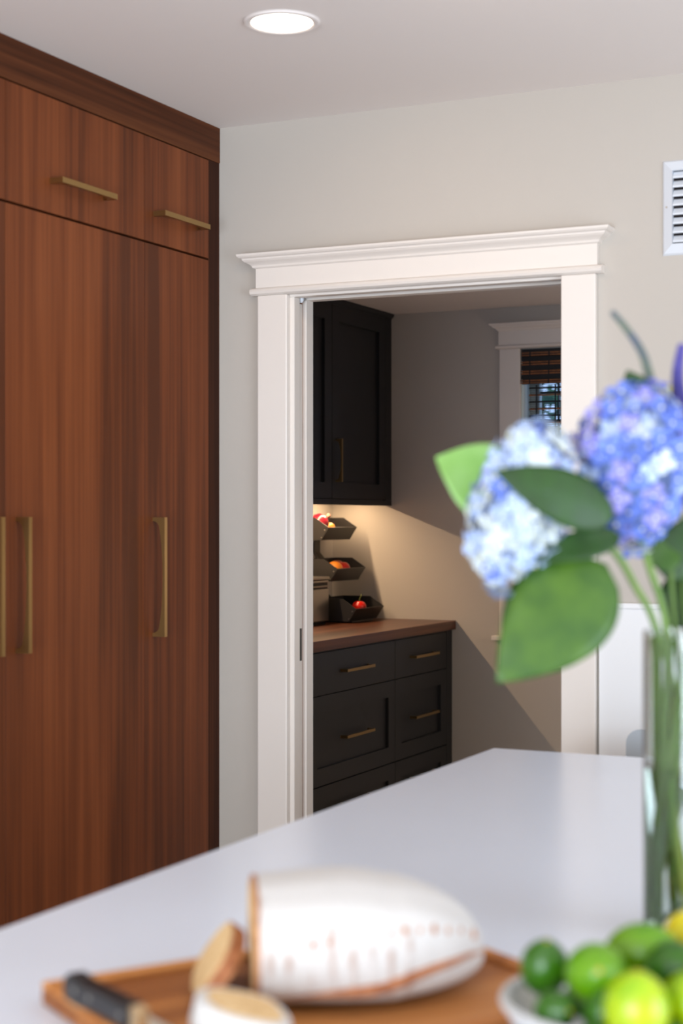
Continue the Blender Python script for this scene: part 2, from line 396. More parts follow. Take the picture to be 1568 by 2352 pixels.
def drawer(t, y0, y1, z0, z1, hz, flat, hy=None):
    if flat: d = obj('drawer', box(NB(), BXF-.02, BXF, y0, y1, z0, z1), BLACK, t, bevel=.001)
    else:
        bm = NB(); i = shaker(bm, BXF, y0, y1, z0, z1, .072)
        d = obj('drawer', bm, BLACK, t)
        obj('panel', box(NB(), BXF-.0195, BXF-.014, i[0]-.001, i[1]+.001, i[2]-.001, i[3]+.001), BLACK, d)
    link('handle', HP, d, (BXF, hy if hy else (y0+y1)/2, hz))
def base_unit(y0, y1, label, filler=0.0):
    t = thing('base_cabinet', label, 'cabinet', (-1.15, (y0+y1)/2, 0), 'charcoal pantry base cabinets')
    obj('body', box(NB(), PX0+.001, BXF-.0215, y0, y1+filler, .10, .867), BLACK, t)
    obj('toe_kick', box(NB(), PX0+.001, BXF-.08, y0, y1+filler, 0, .0995), BLACK, t)
    obj('top_rail', box(NB(), BXF-.021, BXF, y0, y1+filler, .861, .867), BLACK, t)
    if filler: obj('filler', box(NB(), BXF-.021, BXF, y1+.002, y1+filler-.0005, .10, .861), BLACK, t)
    g = .0018
    drawer(t, y0+g, y1-g, .679+g, .858, .770, True)
    drawer(t, y0+g, y1-g, .303+g, .677, .487, False)
    drawer(t, y0+g, y1-g, .103, .299, .20, False)
    return t
base_unit(1.306, 2.185, 'charcoal drawer base cabinet under the end of the walnut counter away from the window wall')
base_unit(2.186, 3.064, 'wide charcoal drawer base cabinet with brass pulls under the walnut pantry counter')
base_unit(3.065, 3.698, 'narrower charcoal drawer base cabinet ending at the pantry window wall', .075)
tag(obj('pantry_countertop', box(NB(), PX0+.001, -.808, 1.29, PY-.001, .868, .912), WALNUT_TOP, bevel=.002),
    'walnut pantry countertop on charcoal drawers', 'countertop')
bs = struct('baseboard_pantry', box(NB(), -.825, PX1, PY-.015, PY-.0005, 0, .14), TRIM, 'white baseboard under the pantry window', 'baseboard')

# ------------------------------------------------------------------ pantry wall cabinets
UXF = -1.158
def upper_unit(y0, y1, label, filler=0.0, hnd='near'):
    t = thing('wall_cabinet', label, 'cabinet', (-1.33, (y0+y1)/2, 1.483), 'charcoal pantry wall cabinets')
    obj('body', box(NB(), PX0+.001, UXF-.021, y0, y1+filler, 1.550, H-.001), BLACK, t)
    obj('bottom_rail', box(NB(), UXF-.021, UXF, y0, y1+filler, 1.483, 1.5095), BLACK, t)
    obj('light_leak_stop', box(NB(), UXF-.034, UXF-.0215, y0, y1+filler, 1.484, 1.5495), BLACK, t)  # added board, keeps lamp light from leaking through the gap over the rail
    if filler:
        obj('filler', box(NB(), UXF-.021, UXF, y1+.002, y1+filler-.0005, 1.510, 2.425), BLACK, t)
    obj('top_moulding', prism(NB(), [(UXF-.021, 2.425), (UXF, 2.425), (UXF+.004, 2.432), (UXF+.014, 2.440), (UXF+.016, H-.001), (UXF-.021, H-.001)], 'y', y0, y1+filler-.0005), BLACK, t)
    bm = NB(); i = shaker(bm, UXF, y0+.0018, y1-.0018, 1.5125, 2.4235, .075)
    d = obj('door', bm, BLACK, t)
    obj('panel', box(NB(), UXF-.0195, UXF-.014, i[0]-.001, i[1]+.001, i[2]-.001, i[3]+.001), BLACK, d)
    hy = y0+.044 if hnd == 'near' else y1-.044
    link('handle', HPV, d, (UXF, hy, 1.692))
    return t
upper_unit(1.83, 2.455, 'charcoal wall cabinet farthest from the pantry window wall')
upper_unit(2.456, 3.080, 'charcoal wall cabinet in the middle of the pantry row', hnd='near')
upper_unit(3.081, 3.700, 'charcoal wall cabinet with vertical brass pull meeting the pantry window wall', .073)
ul = thing('under_cabinet_light', 'slim warm light bar under the charcoal wall cabinets', 'light', (-1.33, 3.1, 1.54))
obj('housing', box(NB(), -1.345, -1.315, 1.9, 3.70, 1.5395, 1.5495), LOUVRE, ul)
area('under_cabinet_lamp', (-1.33, 2.82, 1.538), (0, 0, 0), .012, 1.68, UNDERCAB_W, (1.0, .70, .42))

# ------------------------------------------------------------------ unseen pantry run and lamp, added to brighten the pantry
sb = thing('added_side_cabinet', 'unseen white cabinet run added for fill light opposite the charcoal drawers', 'cabinet', (1.42, 2.6, 0))
obj('body', box(NB(), 1.16, PX1-.001, 1.4, PY-.016, .09, .867), TRIM, sb)
obj('toe_kick', box(NB(), 1.22, PX1-.001, 1.4, PY-.016, 0, .0895), DARKGAP, sb)
for k in range(4):
    d = obj('door', box(NB(), 1.138, 1.159, 1.405+k*.588, 1.985+k*.588, .10, .86), TRIM, sb, bevel=.002)
tag(obj('bounce_countertop', box(NB(), 1.12, PX1-.001, 1.39, PY-.001, .868, .90), QUARTZ, bevel=.002), 'unseen white counter added to bounce light opposite the walnut pantry counter', 'countertop')
ws = thing('added_shelf', 'unseen white shelf added to carry a fill light opposite the charcoal wall cabinets', 'shelf', (1.55, 2.6, 1.5))
obj('board', box(NB(), 1.40, PX1-.001, 1.4, PY-.001, 1.50, 1.53), TRIM, ws)
obj('added_light_bar', box(NB(), 1.50, 1.53, 1.5, PY-.1, 1.49, 1.4995), LOUVRE, ws)
area('pantry_fill_lamp', (1.515, 2.6, 1.487), (0, 0, 0), .02, 2.0, FILL_W, (1.0, .86, .72))  # added fill lamp, bounced off the white counter into the pantry

# ------------------------------------------------------------------ pantry window
pw = sgroup('window_1', 'white cased pantry window with small panes behind a bamboo blind', 'window', ((WX0+WX1)/2, PY, WZ0))
for x0, x1 in ((WX0-.108, WX0), (WX1, WX1+.108)):
    obj('casing_board', box(NB(), x0, x1, PY-.02, PY-.0005, .846, 2.248), TRIM, pw, bevel=.003)
header(pw, WX0-.112, WX1+.112, PY-.0005, 2.248, 2.372, 0, 0)
obj('sill', box(NB(), WX0-.14, WX1+.14, PY-.05, PY-.0005, .822, .845), TRIM, pw, bevel=.004)
obj('apron', box(NB(), WX0-.105, WX1+.105, PY-.018, PY-.0005, .70, .8215), TRIM, pw, bevel=.002)
JM = mat('window jamb daylight tint', (214, 226, 224), .4)  # bluish tint of daylight put into the jamb and stile colour
for x0, x1 in ((WX0, WX0+.014), (WX1-.014, WX1)):
    obj('jamb', box(NB(), x0, x1, PY, PY+.14, WZ0, WZ1), JM, pw)
obj('jamb', box(NB(), WX0+.014, WX1-.014, PY, PY+.14, WZ1-.014, WZ1), JM, pw)
SASH = mat('sash dark', (40, 36, 34), .5)
sx0, sx1, sy = WX0+.014, WX1-.014, PY+.10
for x0, x1 in ((sx0, sx0+.045), (sx1-.045, sx1)):
    obj('sash_stile', box(NB(), x0, x1, sy, sy+.035, WZ0, WZ1-.014), JM, pw)
for z0, z1 in ((WZ0, WZ0+.06), (1.52, 1.56), (WZ1-.064, WZ1-.014)):
    obj('sash_rail', box(NB(), sx0+.045, sx1-.045, sy, sy+.035, z0, z1), SASH, pw)
gx0, gx1 = sx0+.045, sx1-.045
for k in range(1, 8):
    c = gx0+(gx1-gx0)*k/8; wd = .012 if k % 2 == 0 else .007
    obj('muntin', box(NB(), c-wd/2, c+wd/2, sy+.006, sy+.028, WZ0+.06, WZ1-.064), SASH, pw)
for k in range(1, 9):
    c = WZ0+.06+(WZ1-.124-WZ0)*k/9
    obj('muntin', box(NB(), gx0, gx1, sy+.008, sy+.026, c-.006, c+.006), SASH, pw)
obj('pane', box(NB(), gx0, gx1, sy+.014, sy+.018, WZ0+.06, WZ1-.064), glass('window glass', ior=1.1), pw)

# bamboo blind: folded top tiers and a thin reed screen
REED = mat('bamboo reed brown', (150, 92, 46), .55, var=.45, vscale=60)
REEDK = mat('bamboo reed black', (16, 12, 10), .6)
bl = thing('bamboo_blind', 'dark woven bamboo blind with folded top in the pantry window', 'blind', ((WX0+WX1)/2, PY, 1.0))
bx0, bx1 = WX0+.004, WX1-.004
obj('headrail', box(NB(), bx0, bx1, PY-.012, PY+.03, 2.205, 2.243), REEDK, bl)
for tier in range(4):
    zt = 2.232-tier*.0450; off = -.008-.002*tier; ex = .003*tier
    for q in range(2):
        z = zt-.0075-q*.0115
        obj('slat', box(NB(), bx0-ex*.3, bx1+ex*.3, PY+off-.006, PY+off, z-.0036, z+.0036), REED, bl, bevel=.001)
    if tier < 3:
        for q in range(3):
            z = zt-.0275-q*.0075
            obj('slat', box(NB(), bx0, bx1, PY+off-.004, PY+off+.001, z-.0035, z+.0035), REEDK, bl)
    for c in range(9):
        x = bx0+.045+c*.096
        obj('cord', box(NB(), x-.003, x+.003, PY+off-.0075, PY+off-.0055, zt-.024, zt-.003), REEDK, bl)
obj('fold_backing', box(NB(), bx0+.001, bx1-.001, PY-.003, PY+.001, 2.072, 2.2045), REEDK, bl)
bm = NB(); z = 2.070; yb = PY+.035; lx0, lx1 = bx0+.028, bx1-.028; n = 0
while z > .92:
    r = .0016
    box(bm, lx0+random.uniform(-.003, .003), lx1, yb-r, yb+r, z-r, z+r)
    z -= .0085
o = obj('reed_screen', bm, REEDK, bl); o['kind'] = 'stuff'
z = 2.055; k = 0
while z > .95:
    obj('slat', box(NB(), lx0-.004, lx1, yb-.003, yb+.003, z-.004, z+.004), REED if k % 2 else REEDK, bl); z -= .034; k += 1
for c in range(9):
    x = lx0+.035+c*.096
    obj('cord', box(NB(), x-.004, x+.004, yb-.006, yb-.003, .94, 2.07), REEDK, bl)

# a leafy tree outside the pantry window
tr = thing('garden_tree', 'leafy green tree outside behind the bamboo blind', 'tree', (-2.2, 9.0, 0))
bm = NB(); tube(bm, [(-2.2, 9, 0), (-2.1, 9, 1.4), (-2.2, 9.05, 2.8), (-2.15, 9, 4.0)], [.12, .09, .06, .02], 8); obj('trunk', bm, mat('bark', (82, 66, 52), .9), tr, True)
bm = NB()
for k in range(2600):
    while True:
        p = Vector((random.uniform(-1, 1), random.uniform(-1, 1), random.uniform(-1, 1)))
        if p.length < 1: break
    c = Vector((-2.0+p.x*1.7, 9+p.y*1.0, 2.15+p.z*1.9)); e = Euler((random.uniform(-1, 1), random.uniform(-1, 1), random.uniform(0, 6.3))).to_matrix(); s = random.uniform(.05, .10)
    bm.faces.new([bm.verts.new(c+e@Vector(q)*s) for q in ((-1, 0, 0), (0, -.45, 0), (1, 0, 0), (0, .45, 0))])
o = obj('foliage', bm, mat('tree leaf', (70, 128, 84), .5, c2=(36, 78, 60), vscale=1.5), tr); o['kind'] = 'stuff'

# ------------------------------------------------------------------ produce rack on the pantry counter
CT = .912
rk = thing('produce_rack', 'black three tier produce rack with tilted bins on the walnut pantry counter', 'rack', (-1.3, 3.495, CT))
ry0, ry1 = 3.333, 3.660
obj('base', box(NB(), -1.42, -1.19, ry0+.04, ry1-.04, CT+.0005, CT+.009), BINMETAL, rk, bevel=.002)
backs = (-1.375, -1.415, -1.437)
obj('post', prism(NB(), [(-1.3765, CT+.009), (-1.3765, 1.03), (-1.4165, 1.06), (-1.4165, 1.225), (-1.4385, 1.25), (-1.4385, 1.423), (-1.452, 1.423), (-1.452, 1.25), (-1.435, 1.225), (-1.435, 1.06), (-1.395, 1.03), (-1.395, CT+.009)], 'y', 3.465, 3.525), BINMETAL, rk)
bins = []
for xf, zl, xb in ((-1.15, .982, backs[0]), (-1.25, 1.174, backs[1]), (-1.298, 1.375, backs[2])):
    z0 = zl-.062
    b = obj('bin', box(NB(), xb+.003, xf-.04, ry0+.003, ry1-.003, z0, z0+.004), BINMETAL, rk)
    prof = [(xb, z0), (xf-.040, z0), (xf, zl), (xf-.075, zl+.048), (xb, zl+.048)]
    for a, c in ((ry0, ry0+.003), (ry1-.003, ry1)):
        obj('side_panel', prism(NB(), prof, 'y', a, c), BINMETAL, b)
    obj('front_lip', prism(NB(), [(xf-.040, z0), (xf, zl), (xf-.003, zl+.001), (xf-.043, z0)], 'y', ry0+.003, ry1-.003), BINMETAL, b)
    obj('back_panel', box(NB(), xb, xb+.003, ry0+.003, ry1-.003, z0, zl+.048), BINMETAL, b)
    for z in (.2, .8):
        bm = NB(); tube(bm, [(xf-.045+.03*z, ry0-.002, z0+.062*z), (xf-.045+.03*z, ry0+.001, z0+.062*z)], .003, 8); obj('rivet', bm, STEEL, b)
    bins.append((xf, zl, z0))
def fruit(name, label, cat, c, r, m, s=(1, 1, .9), dimple=.12, rot=(0, 0, 0), stem=None, stemc=None, group=None):
    t = thing(name, label, cat, c, group, world=False, rot=rot)
    def fn(p):
        rr = math.hypot(p.x, p.y)
        return Vector((p.x, p.y, p.z-dimple*math.exp(-(rr/.28)**2)*(1 if p.z > 0 else -.6)))
    bm = NB(); ball(bm, (0, 0, 0), r, s, 28, 18, fn); obj('flesh', bm, m, t, True)
    if stem:
        bm = NB(); tube(bm, [Vector(p)*r for p in stem], [r*.07]*(len(stem)-1)+[r*.04], 6); obj('stem', bm, stemc, t, True)
    return t
RED = mat('tomato red', (206, 30, 16), .22, c2=(178, 18, 10), vscale=20)
APPLE = mat('apple red', (176, 28, 30), .3, c2=(196, 72, 46), vscale=40)
ORANGE = mat('orange peel', (236, 140, 44), .4, bump=.25, bscale=300)
ONION = mat('red onion skin', (122, 18, 36), .25, c2=(160, 52, 62), vscale=14)
GREENST = mat('green stem', (96, 104, 40), .6)
BROWNST = mat('brown stem', (84, 56, 34), .7)
xf, zl, z0 = bins[0]
fruit('tomato', 'shiny red tomato with curled green stem in the lowest bin', 'tomato', (xf-.062, 3.50, zl+.002), .036, RED, (1, 1, .86), .15,
      (0, .1, 0), [(0, 0, .72), (-.05, 0, 1.1), (.1, .1, 1.5), (.0, .3, 1.75)], GREENST)
fruit('dark_apple', 'dark red apple at the back of the lowest bin', 'apple', (xf-.150, 3.46, zl-.014), .042, mat('dark apple', (92, 16, 16), .3), stem=[(0, 0, .7), (.05, 0, 1.1)], stemc=BROWNST)
xf, zl, z0 = bins[1]
fruit('orange', 'round orange between red apples in the middle bin', 'orange', (xf-.060, 3.425, zl-.002), .040, ORANGE, (1, 1, .93), .04)
fruit('apple', 'red apple beside the far side of the middle bin', 'apple', (xf-.062, 3.520, zl-.003), .038, APPLE, stem=[(0, 0, .7), (.08, 0, 1.05)], stemc=BROWNST)
fruit('apple', 'red apple tucked against the back of the middle bin', 'apple', (xf-.118, 3.575, zl+.004), .037, APPLE, stem=[(0, 0, .7), (.08, 0, 1.1)], stemc=BROWNST)
fruit('peach', 'orange red peach beside the near side of the middle bin', 'peach', (xf-.122, 3.388, zl+.012), .035, mat('peach', (222, 98, 50), .5, c2=(236, 150, 70), vscale=25), stem=[(0, 0, .7), (.0, .05, .85)], stemc=BROWNST)
xf, zl, z0 = bins[2]
on = thing('red_onion', 'big red onion with papery neck in the topmost bin', 'onion', (xf-.082, 3.392, zl+.020), world=False, rot=(math.radians(-58), 0, math.radians(-20)))
bm = NB(); lathe(bm, [(0, -.050), (.012, -.048), (.034, -.036), (.046, -.012), (.048, .008), (.040, .028), (.024, .042), (.012, .052), (.008, .060), (0, .061)], 28); obj('bulb', bm, ONION, on, True)
bm = NB(); tube(bm, [(0, 0, .050), (.003, 0, .064), (-.002, .003, .078)], [.011, .008, .012], 8); obj('dry_neck', bm, mat('onion paper', (176, 110, 90), .7), on)
bm = NB(); lathe(bm, [(0, -.056), (.009, -.054), (.013, -.049), (0, -.047)], 12); obj('root', bm, mat('onion root', (196, 170, 130), .8), on)
fruit('shallot', 'small golden onion with dry root beside the red onion in the topmost bin', 'onion', (xf-.058, 3.462, zl-.004), .028, mat('golden skin', (222, 150, 56), .35, c2=(200, 120, 40), vscale=30), (1, 1, 1), -.1, (0, math.radians(60), math.radians(70)), [(0, 0, .95), (.05, 0, 1.25), (-.1, .1, 1.45)], BROWNST)

# stainless countertop bread box
bb = thing('bread_box', 'stainless steel bread box with handle band on the walnut pantry counter', 'bread box', (-1.38, 3.13, CT))
qx, q0, q1 = -1.262, 2.95, 3.262
obj('foot_gap_shade', box(NB(), PX0+.03, qx-.012, q0+.01, q1-.012, CT+.0005, CT+.014), BLACKMETAL, bb)  # dark block standing in for the shaded gap under the box
obj('body', box(NB(), PX0+.02, qx, q0, q1, CT+.014, 1.082), STEEL, bb, bevel=.004)
obj('recess', box(NB(), PX0+.02, qx-.006, q0+.004, q1-.004, 1.0825, 1.112), BLACKMETAL, bb)
obj('handle_band', box(NB(), qx-.03, qx+.006, q0, q1-.02, 1.0895, 1.098), STEEL, bb, bevel=.003)
obj('collar', box(NB(), PX0+.02, qx, q0, q1-.004, 1.1125, 1.122), STEEL, bb, bevel=.002)
obj('lid', box(NB(), PX0+.02, qx+.004, q0, q1+.004, 1.1255, 1.140), STEEL, bb, bevel=.004)
obj('lid_gap', box(NB(), PX0+.03, qx-.006, q0+.004, q1-.008, 1.1222, 1.1254), BLACKMETAL, bb)

# ------------------------------------------------------------------ island
IZ = .93
IX0, IX1, IY0, IY1 = .968, 2.10, -3.05, -.537
tag(obj('island_countertop', box(NB(), IX0, IX1, IY0, IY1, IZ-.032, IZ), QUARTZ, bevel=.002), 'glossy white quartz island countertop', 'countertop')
ic = thing('kitchen_island', 'white kitchen island base under the quartz countertop', 'island', (1.53, -2.0, 0))
obj('body', box(NB(), IX0+.03, IX1-.03, IY0+.03, IY1-.33, .09, IZ-.0325), TRIM, ic)
obj('toe_kick', box(NB(), IX0+.09, IX1-.09, IY0+.09, IY1-.38, 0, .0895), DARKGAP, ic)
for k in range(4):
    a = IY0+.05+k*.545; bm = NB(); 
    o = obj('side_panel', box(NB(), IX0+.018, IX0+.0295, a, a+.53, .12, .87), TRIM, ic, bevel=.002)
# metal counter stool tucked at the island end
st = thing('counter_stool', 'grey metal counter stool with rounded back behind the island end', 'stool', (1.36, -.30, 0))
SM = mat('gunmetal', (172, 178, 184), .38, .7)
scx = 1.345; shw = .20
def rrect(w_, z0, z1, r, n=6):
    pts = []
    for cx_, cz_, a0 in ((w_-r, z0+r, -PI/2), (w_-r, z1-r, 0), (-w_+r, z1-r, PI/2), (-w_+r, z0+r, PI)):
        for k in range(n+1): a = a0+PI/2*k/n; pts.append((cx_+r*math.cos(a), cz_+r*math.sin(a)))
    return pts
bm = NB(); prism(bm, [(scx+x, z) for x, z in rrect(shw, .765, .934, .032)], 'y', -.146, -.134); obj('backrest', bm, SM, st)
bm = NB(); prism(bm, [(scx+x, -.29+y) for x, y in rrect(.185, -.17, .17, .05)], 'z', .635, .655); obj('seat', bm, SM, st, bevel=.003)
for s in (-1, 1):
    bm = NB(); tube(bm, [(scx+s*.16, -.145, .645), (scx+s*.165, -.1335, .80), (scx+s*.165, -.128, .90)], .010, 8); obj('back_support', bm, SM, st, True)
    for yy, y2 in ((-.43, -.47), (-.15, -.11)):
        bm = NB(); tube(bm, [(scx+s*.15, yy, .636), (scx+s*.19, y2, 0.002)], [.014, .011], 8); obj('leg', bm, SM, st, True)
    bm = NB(); tube(bm, [(scx+s*.176, -.455, .22), (scx+s*.176, -.124, .22)], .008, 8); obj('stretcher', bm, SM, st, True)
bm = NB(); tube(bm, [(scx-.176, -.455, .25), (scx+.176, -.455, .25)], .009, 8); obj('footrest', bm, SM, st, True)

# ------------------------------------------------------------------ cutting board, bread, knife
dl = Vector((.55, .835, 0)).normalized(); dw = Vector((.835, -.55, 0)).normalized()
BL = Vector((1.190, -2.440, 0))
BLEN, BWID, BT = .455, .335, IZ+.022
bc = BL+dl*BLEN/2+dw*BWID/2
brot = math.atan2(dl.y, dl.x)
cb = thing('cutting_board', 'wooden cutting board with raised edge under the floured loaf', 'cutting board', (bc.x, bc.y, IZ+.0005), world=False, rot=(0, 0, brot))
lx, ly = BLEN/2, BWID/2
obj('board', box(NB(), -lx, lx, -ly, ly, 0, .016), BOARDW, cb, bevel=.003)
RIMW = wood('acacia rim', 0, (140, 80, 38), (186, 118, 60), (212, 150, 88), rough=.5, broad=10)
for a in ((-lx, lx, ly-.018, ly), (-lx, lx, -ly, -ly+.018), (-lx, -lx+.018, -ly+.018, ly-.018), (lx-.018, lx, -ly+.018, ly-.018)):
    obj('edge_strip', box(NB(), *a, .0162, .0225), RIMW, cb, bevel=.002)
BZ = IZ+.0005+.0165                               # board's working surface
# bread materials
def bread_mat():
    m, nt, b = newmat('floured crust'); N = nt.nodes; L = nt.links
    tc = N.new('ShaderNodeTexCoord')
    n = N.new('ShaderNodeTexNoise'); n.inputs['Scale'].default_value = 28; n.inputs['Detail'].default_value = 5
    L.new(tc.outputs['Object'], n.inputs['Vector'])
    wv = N.new('ShaderNodeTexWave'); wv.wave_type = 'BANDS'; wv.bands_direction = 'X'; wv.inputs['Scale'].default_value = 17
    wv.inputs['Distortion'].default_value = 2.2; wv.inputs['Detail'].default_value = 2
    L.new(tc.outputs['Object'], wv.inputs['Vector'])
    sp = N.new('ShaderNodeSeparateXYZ'); L.new(tc.outputs['Object'], sp.inputs[0])
    # banneton ridges show on the side flank only
    mr = N.new('ShaderNodeMapRange'); mr.inputs['From Min'].default_value = -.074; mr.inputs['From Max'].default_value = -.110
    L.new(sp.outputs['Y'], mr.inputs['Value'])
    t1 = N.new('ShaderNodeMath'); t1.operation = 'MULTIPLY'; L.new(wv.outputs['Fac'], t1.inputs[0]); L.new(mr.outputs[0], t1.inputs[1])
    t2 = N.new('ShaderNodeMath'); t2.operation = 'MULTIPLY_ADD'; t2.inputs[1].default_value = .40; L.new(n.outputs['Fac'], t2.inputs[2]); L.new(t1.outputs[0], t2.inputs[0])
    r = N.new('ShaderNodeValToRGB'); cr = r.color_ramp
    cr.elements[0].position = .72; cr.elements[0].color = lin((206, 202, 198)); cr.elements[1].position = 0.98; cr.elements[1].color = lin((150, 96, 62))
    L.new(t2.outputs[0], r.inputs['Fac']); L.new(r.outputs['Color'], b.inputs['Base Color']); b.inputs['Roughness'].default_value = .9
    bp = N.new('ShaderNodeBump'); bp.inputs['Strength'].default_value = .5; bp.inputs['Distance'].default_value = .004
    L.new(t2.outputs[0], bp.inputs['Height']); L.new(bp.outputs[0], b.inputs['Normal'])
    return m
CRUST = bread_mat()
DARKCRUST = mat('dark crust', (146, 86, 52), .8, c2=(186, 124, 82), vscale=60)
CRUMB = mat('bread crumb', (232, 200, 150), .9, c2=(206, 166, 112), vscale=110, bump=.4, bscale=140)
def loaf_sec(u, L, W, Hh):
    """cross-section scale along the loaf, u from 0 (cut) to 1 (rounded end)"""
    k = (1-max(0, (u-.25)/.75)**2.4)**.5 if u < 1 else 0
    return W*(.96+.08*math.sin(u*PI))*k, Hh*(.97+.06*math.sin(u*PI))*k**.85
def sec_pts(w_, h_, n=36):
    pts = []
    for k in range(n):
        a = 2*PI*k/n; c = math.cos(a); s = math.sin(a)
        y = math.copysign(abs(c)**.80, c)*w_/2; z = h_*.46+math.copysign(abs(s)**(.85 if s > 0 else .62), s)*h_*(.54 if s > 0 else .46)
        pts.append((y, z))
    return pts
LL, LW, LH = .226, .205, .112
lc = at(850, 2280, 1.61); 
laxis = (RV*math.cos(math.radians(5))+FV*math.sin(math.radians(5))).normalized()
lrot = math.atan2(laxis.y, laxis.x)
lo = thing('bread_loaf', 'large white floured bread loaf with a cut end on the board', 'bread', (lc.x, lc.y, BZ), world=False, rot=(0, 0, lrot))
bm = NB(); rings = []; NU = 30
for i in range(NU+1):
    u = i/NU; u2 = 1-(1-u)**1.25 if u > .5 else u*(1-(.5)**1.25)/.5
    u2 = min(u2, .9995)
    w_, h_ = loaf_sec(u2, LL, LW, LH); x = -LL/2+LL*u2
    ring = []
    for (y, z) in sec_pts(max(w_, .004), max(h_, .004)):
        zz = z+(LH*.30)*(1-max(h_, .004)/LH) if i > NU*.5 else z
        d = math.exp(-((y+.055*(w_/LW))/.006)**2)*.004*(1 if z > .03 else 0)    # the long score
        ring.append(bm.verts.new((x, y, zz-d)))
    rings.append(ring)
for a, b in zip(rings, rings[1:]):
    for k in range(36): bm.faces.new((a[k], a[(k+1) % 36], b[(k+1) % 36], b[k]))
bm.faces.new(rings[-1])
bmesh.ops.recalc_face_normals(bm, faces=bm.faces[:])
crust = obj('crust', bm, CRUST, lo, True)
w_, h_ = loaf_sec(0, LL, LW, LH)
def crumb_slice(bmx, x0, x1, w_, h_, sc_=1.0):
    prism(bmx, [(y*sc_, h_*.46+(z-h_*.46)*sc_) for y, z in sec_pts(w_, h_)], 'x', x0, x1); return bmx
obj('crust_rim', crumb_slice(NB(), -LL/2-.0035, -LL/2+.001, w_, h_, 1.002), DARKCRUST, lo)
obj('crumb', crumb_slice(NB(), -LL/2-.0055, -LL/2-.003, w_, h_, .93), CRUMB, lo)
# the open score along the flank, and the basket marks above it
def on_loaf(u, deg, out=0.0):
    w_, h_ = loaf_sec(u, LL, LW, LH); a = math.radians(deg); c = math.cos(a); sn = math.sin(a)
    lift = LH*.30*(1-h_/LH) if u > .5 else 0
    y = -abs(c)**.80*w_/2; z = h_*.46+math.copysign(abs(sn)**(.85 if sn > 0 else .62), sn)*h_*(.54 if sn > 0 else .46)+lift
    return Vector((-LL/2+LL*u, y*(1+out), z))
pts = []; rr = []
for i in range(26):
    t_ = i/25; u = .10+.87*t_
    p = on_loaf(u, -30+34*t_); p.y += .0035; p.z += .002*math.sin(t_*11); pts.append(p); rr.append(.0018+.0052*math.sin(PI*min(1, t_*1.0+.02))**.7)
bm = NB(); tube(bm, pts, rr, 8); obj('score_ridge', bm, DARKCRUST, lo, True)
for i in range(12):
    t_ = i/11; u = .22+.70*t_; d0 = 6+26*t_*.6
    P_ = [on_loaf(u+.010*(q-1), d0+q*(9+random.uniform(-2, 3))) for q in range(3)]
    for q in P_: q.y += .0030; q.z -= .0012
    bm = NB(); tube(bm, P_, [.0012, random.uniform(.0034, .0052), .0014], 6); obj('basket_mark', bm, DARKCRUST, lo, True)
# a slice leaning against the cut end and the heel lying in front
sq = Vector((lc.x, lc.y, 0))-laxis*(LL/2+.057)-Vector((-laxis.y, laxis.x, 0))*.012
sl_ = thing('bread_slice', 'pale bread slice leaning against the cut end of the loaf', 'bread slice', (sq.x, sq.y, BZ+.0052), world=False, rot=(0, math.radians(36), lrot))
w_, h_ = LW*.66, LH*.62
obj('crust', crumb_slice(NB(), -.007, .007, w_, h_, 1.0), DARKCRUST, sl_)
obj('crumb', crumb_slice(NB(), -.0085, .0085, w_, h_, .94), CRUMB, sl_)
hp = at(655, 2352, 1.425)
he = thing('bread_heel', 'floured end slice of the loaf lying on the board beside the knife', 'bread heel', (hp.x, hp.y, BZ+.0165), world=False, rot=(0, math.radians(-76), lrot+math.radians(8)))
w_, h_ = LW*.50, LH*.74
obj('crust', crumb_slice(NB(), -.014, .014, w_, h_, 1.0), CRUST, he, True, bevel=.004)
obj('crumb', crumb_slice(NB(), -.0145, .0148, w_, h_, .80), CRUMB, he)
# knife
k0 = at(170, 2262, 1.5486); k1 = at(312, 2338, 1.449)
kd = (k1-k0); klen = kd.length; kdn = kd.normalized()
kn = thing('bread_knife', 'bread knife with black riveted handle lying on the cutting board', 'knife', k0, world=False,
           rot=kdn.to_track_quat('X', 'Z').to_euler())
KH = mat('knife handle black', (26, 24, 26), .35)
bm = NB()
prf = [(-.004, -.012), (-.006, .006), (.004, .014), (.03, .011), (.07, .012), (klen, .012), (klen, -.010), (.06, -.010), (.02, -.014)]
prism(bm, [(x, z) for x, z in prf], 'y', -.010, .010); obj('grip', bm, KH, kn, bevel=.003)
for x in (.02, .05, klen-.012):
    bm = NB(); tube(bm, [(x, -.0106, .001), (x, .0106, .001)], .003, 10); obj('rivet', bm, STEEL, kn)
obj('bolster', prism(NB(), [(klen+.0002, -.010), (klen+.0002, .012), (klen+.014, .009), (klen+.014, -.008)], 'y', -.007, .007), mat('bolster', (198, 170, 132), .3, .8), kn, bevel=.001)
obj('blade', prism(NB(), [(klen+.0142, -.011), (klen+.0142, .009), (klen+.17, .007), (klen+.20, -.006), (klen+.19, -.011)], 'y', -.0009, .0009), mat('blade', (206, 186, 160), .2, 1.0), kn)

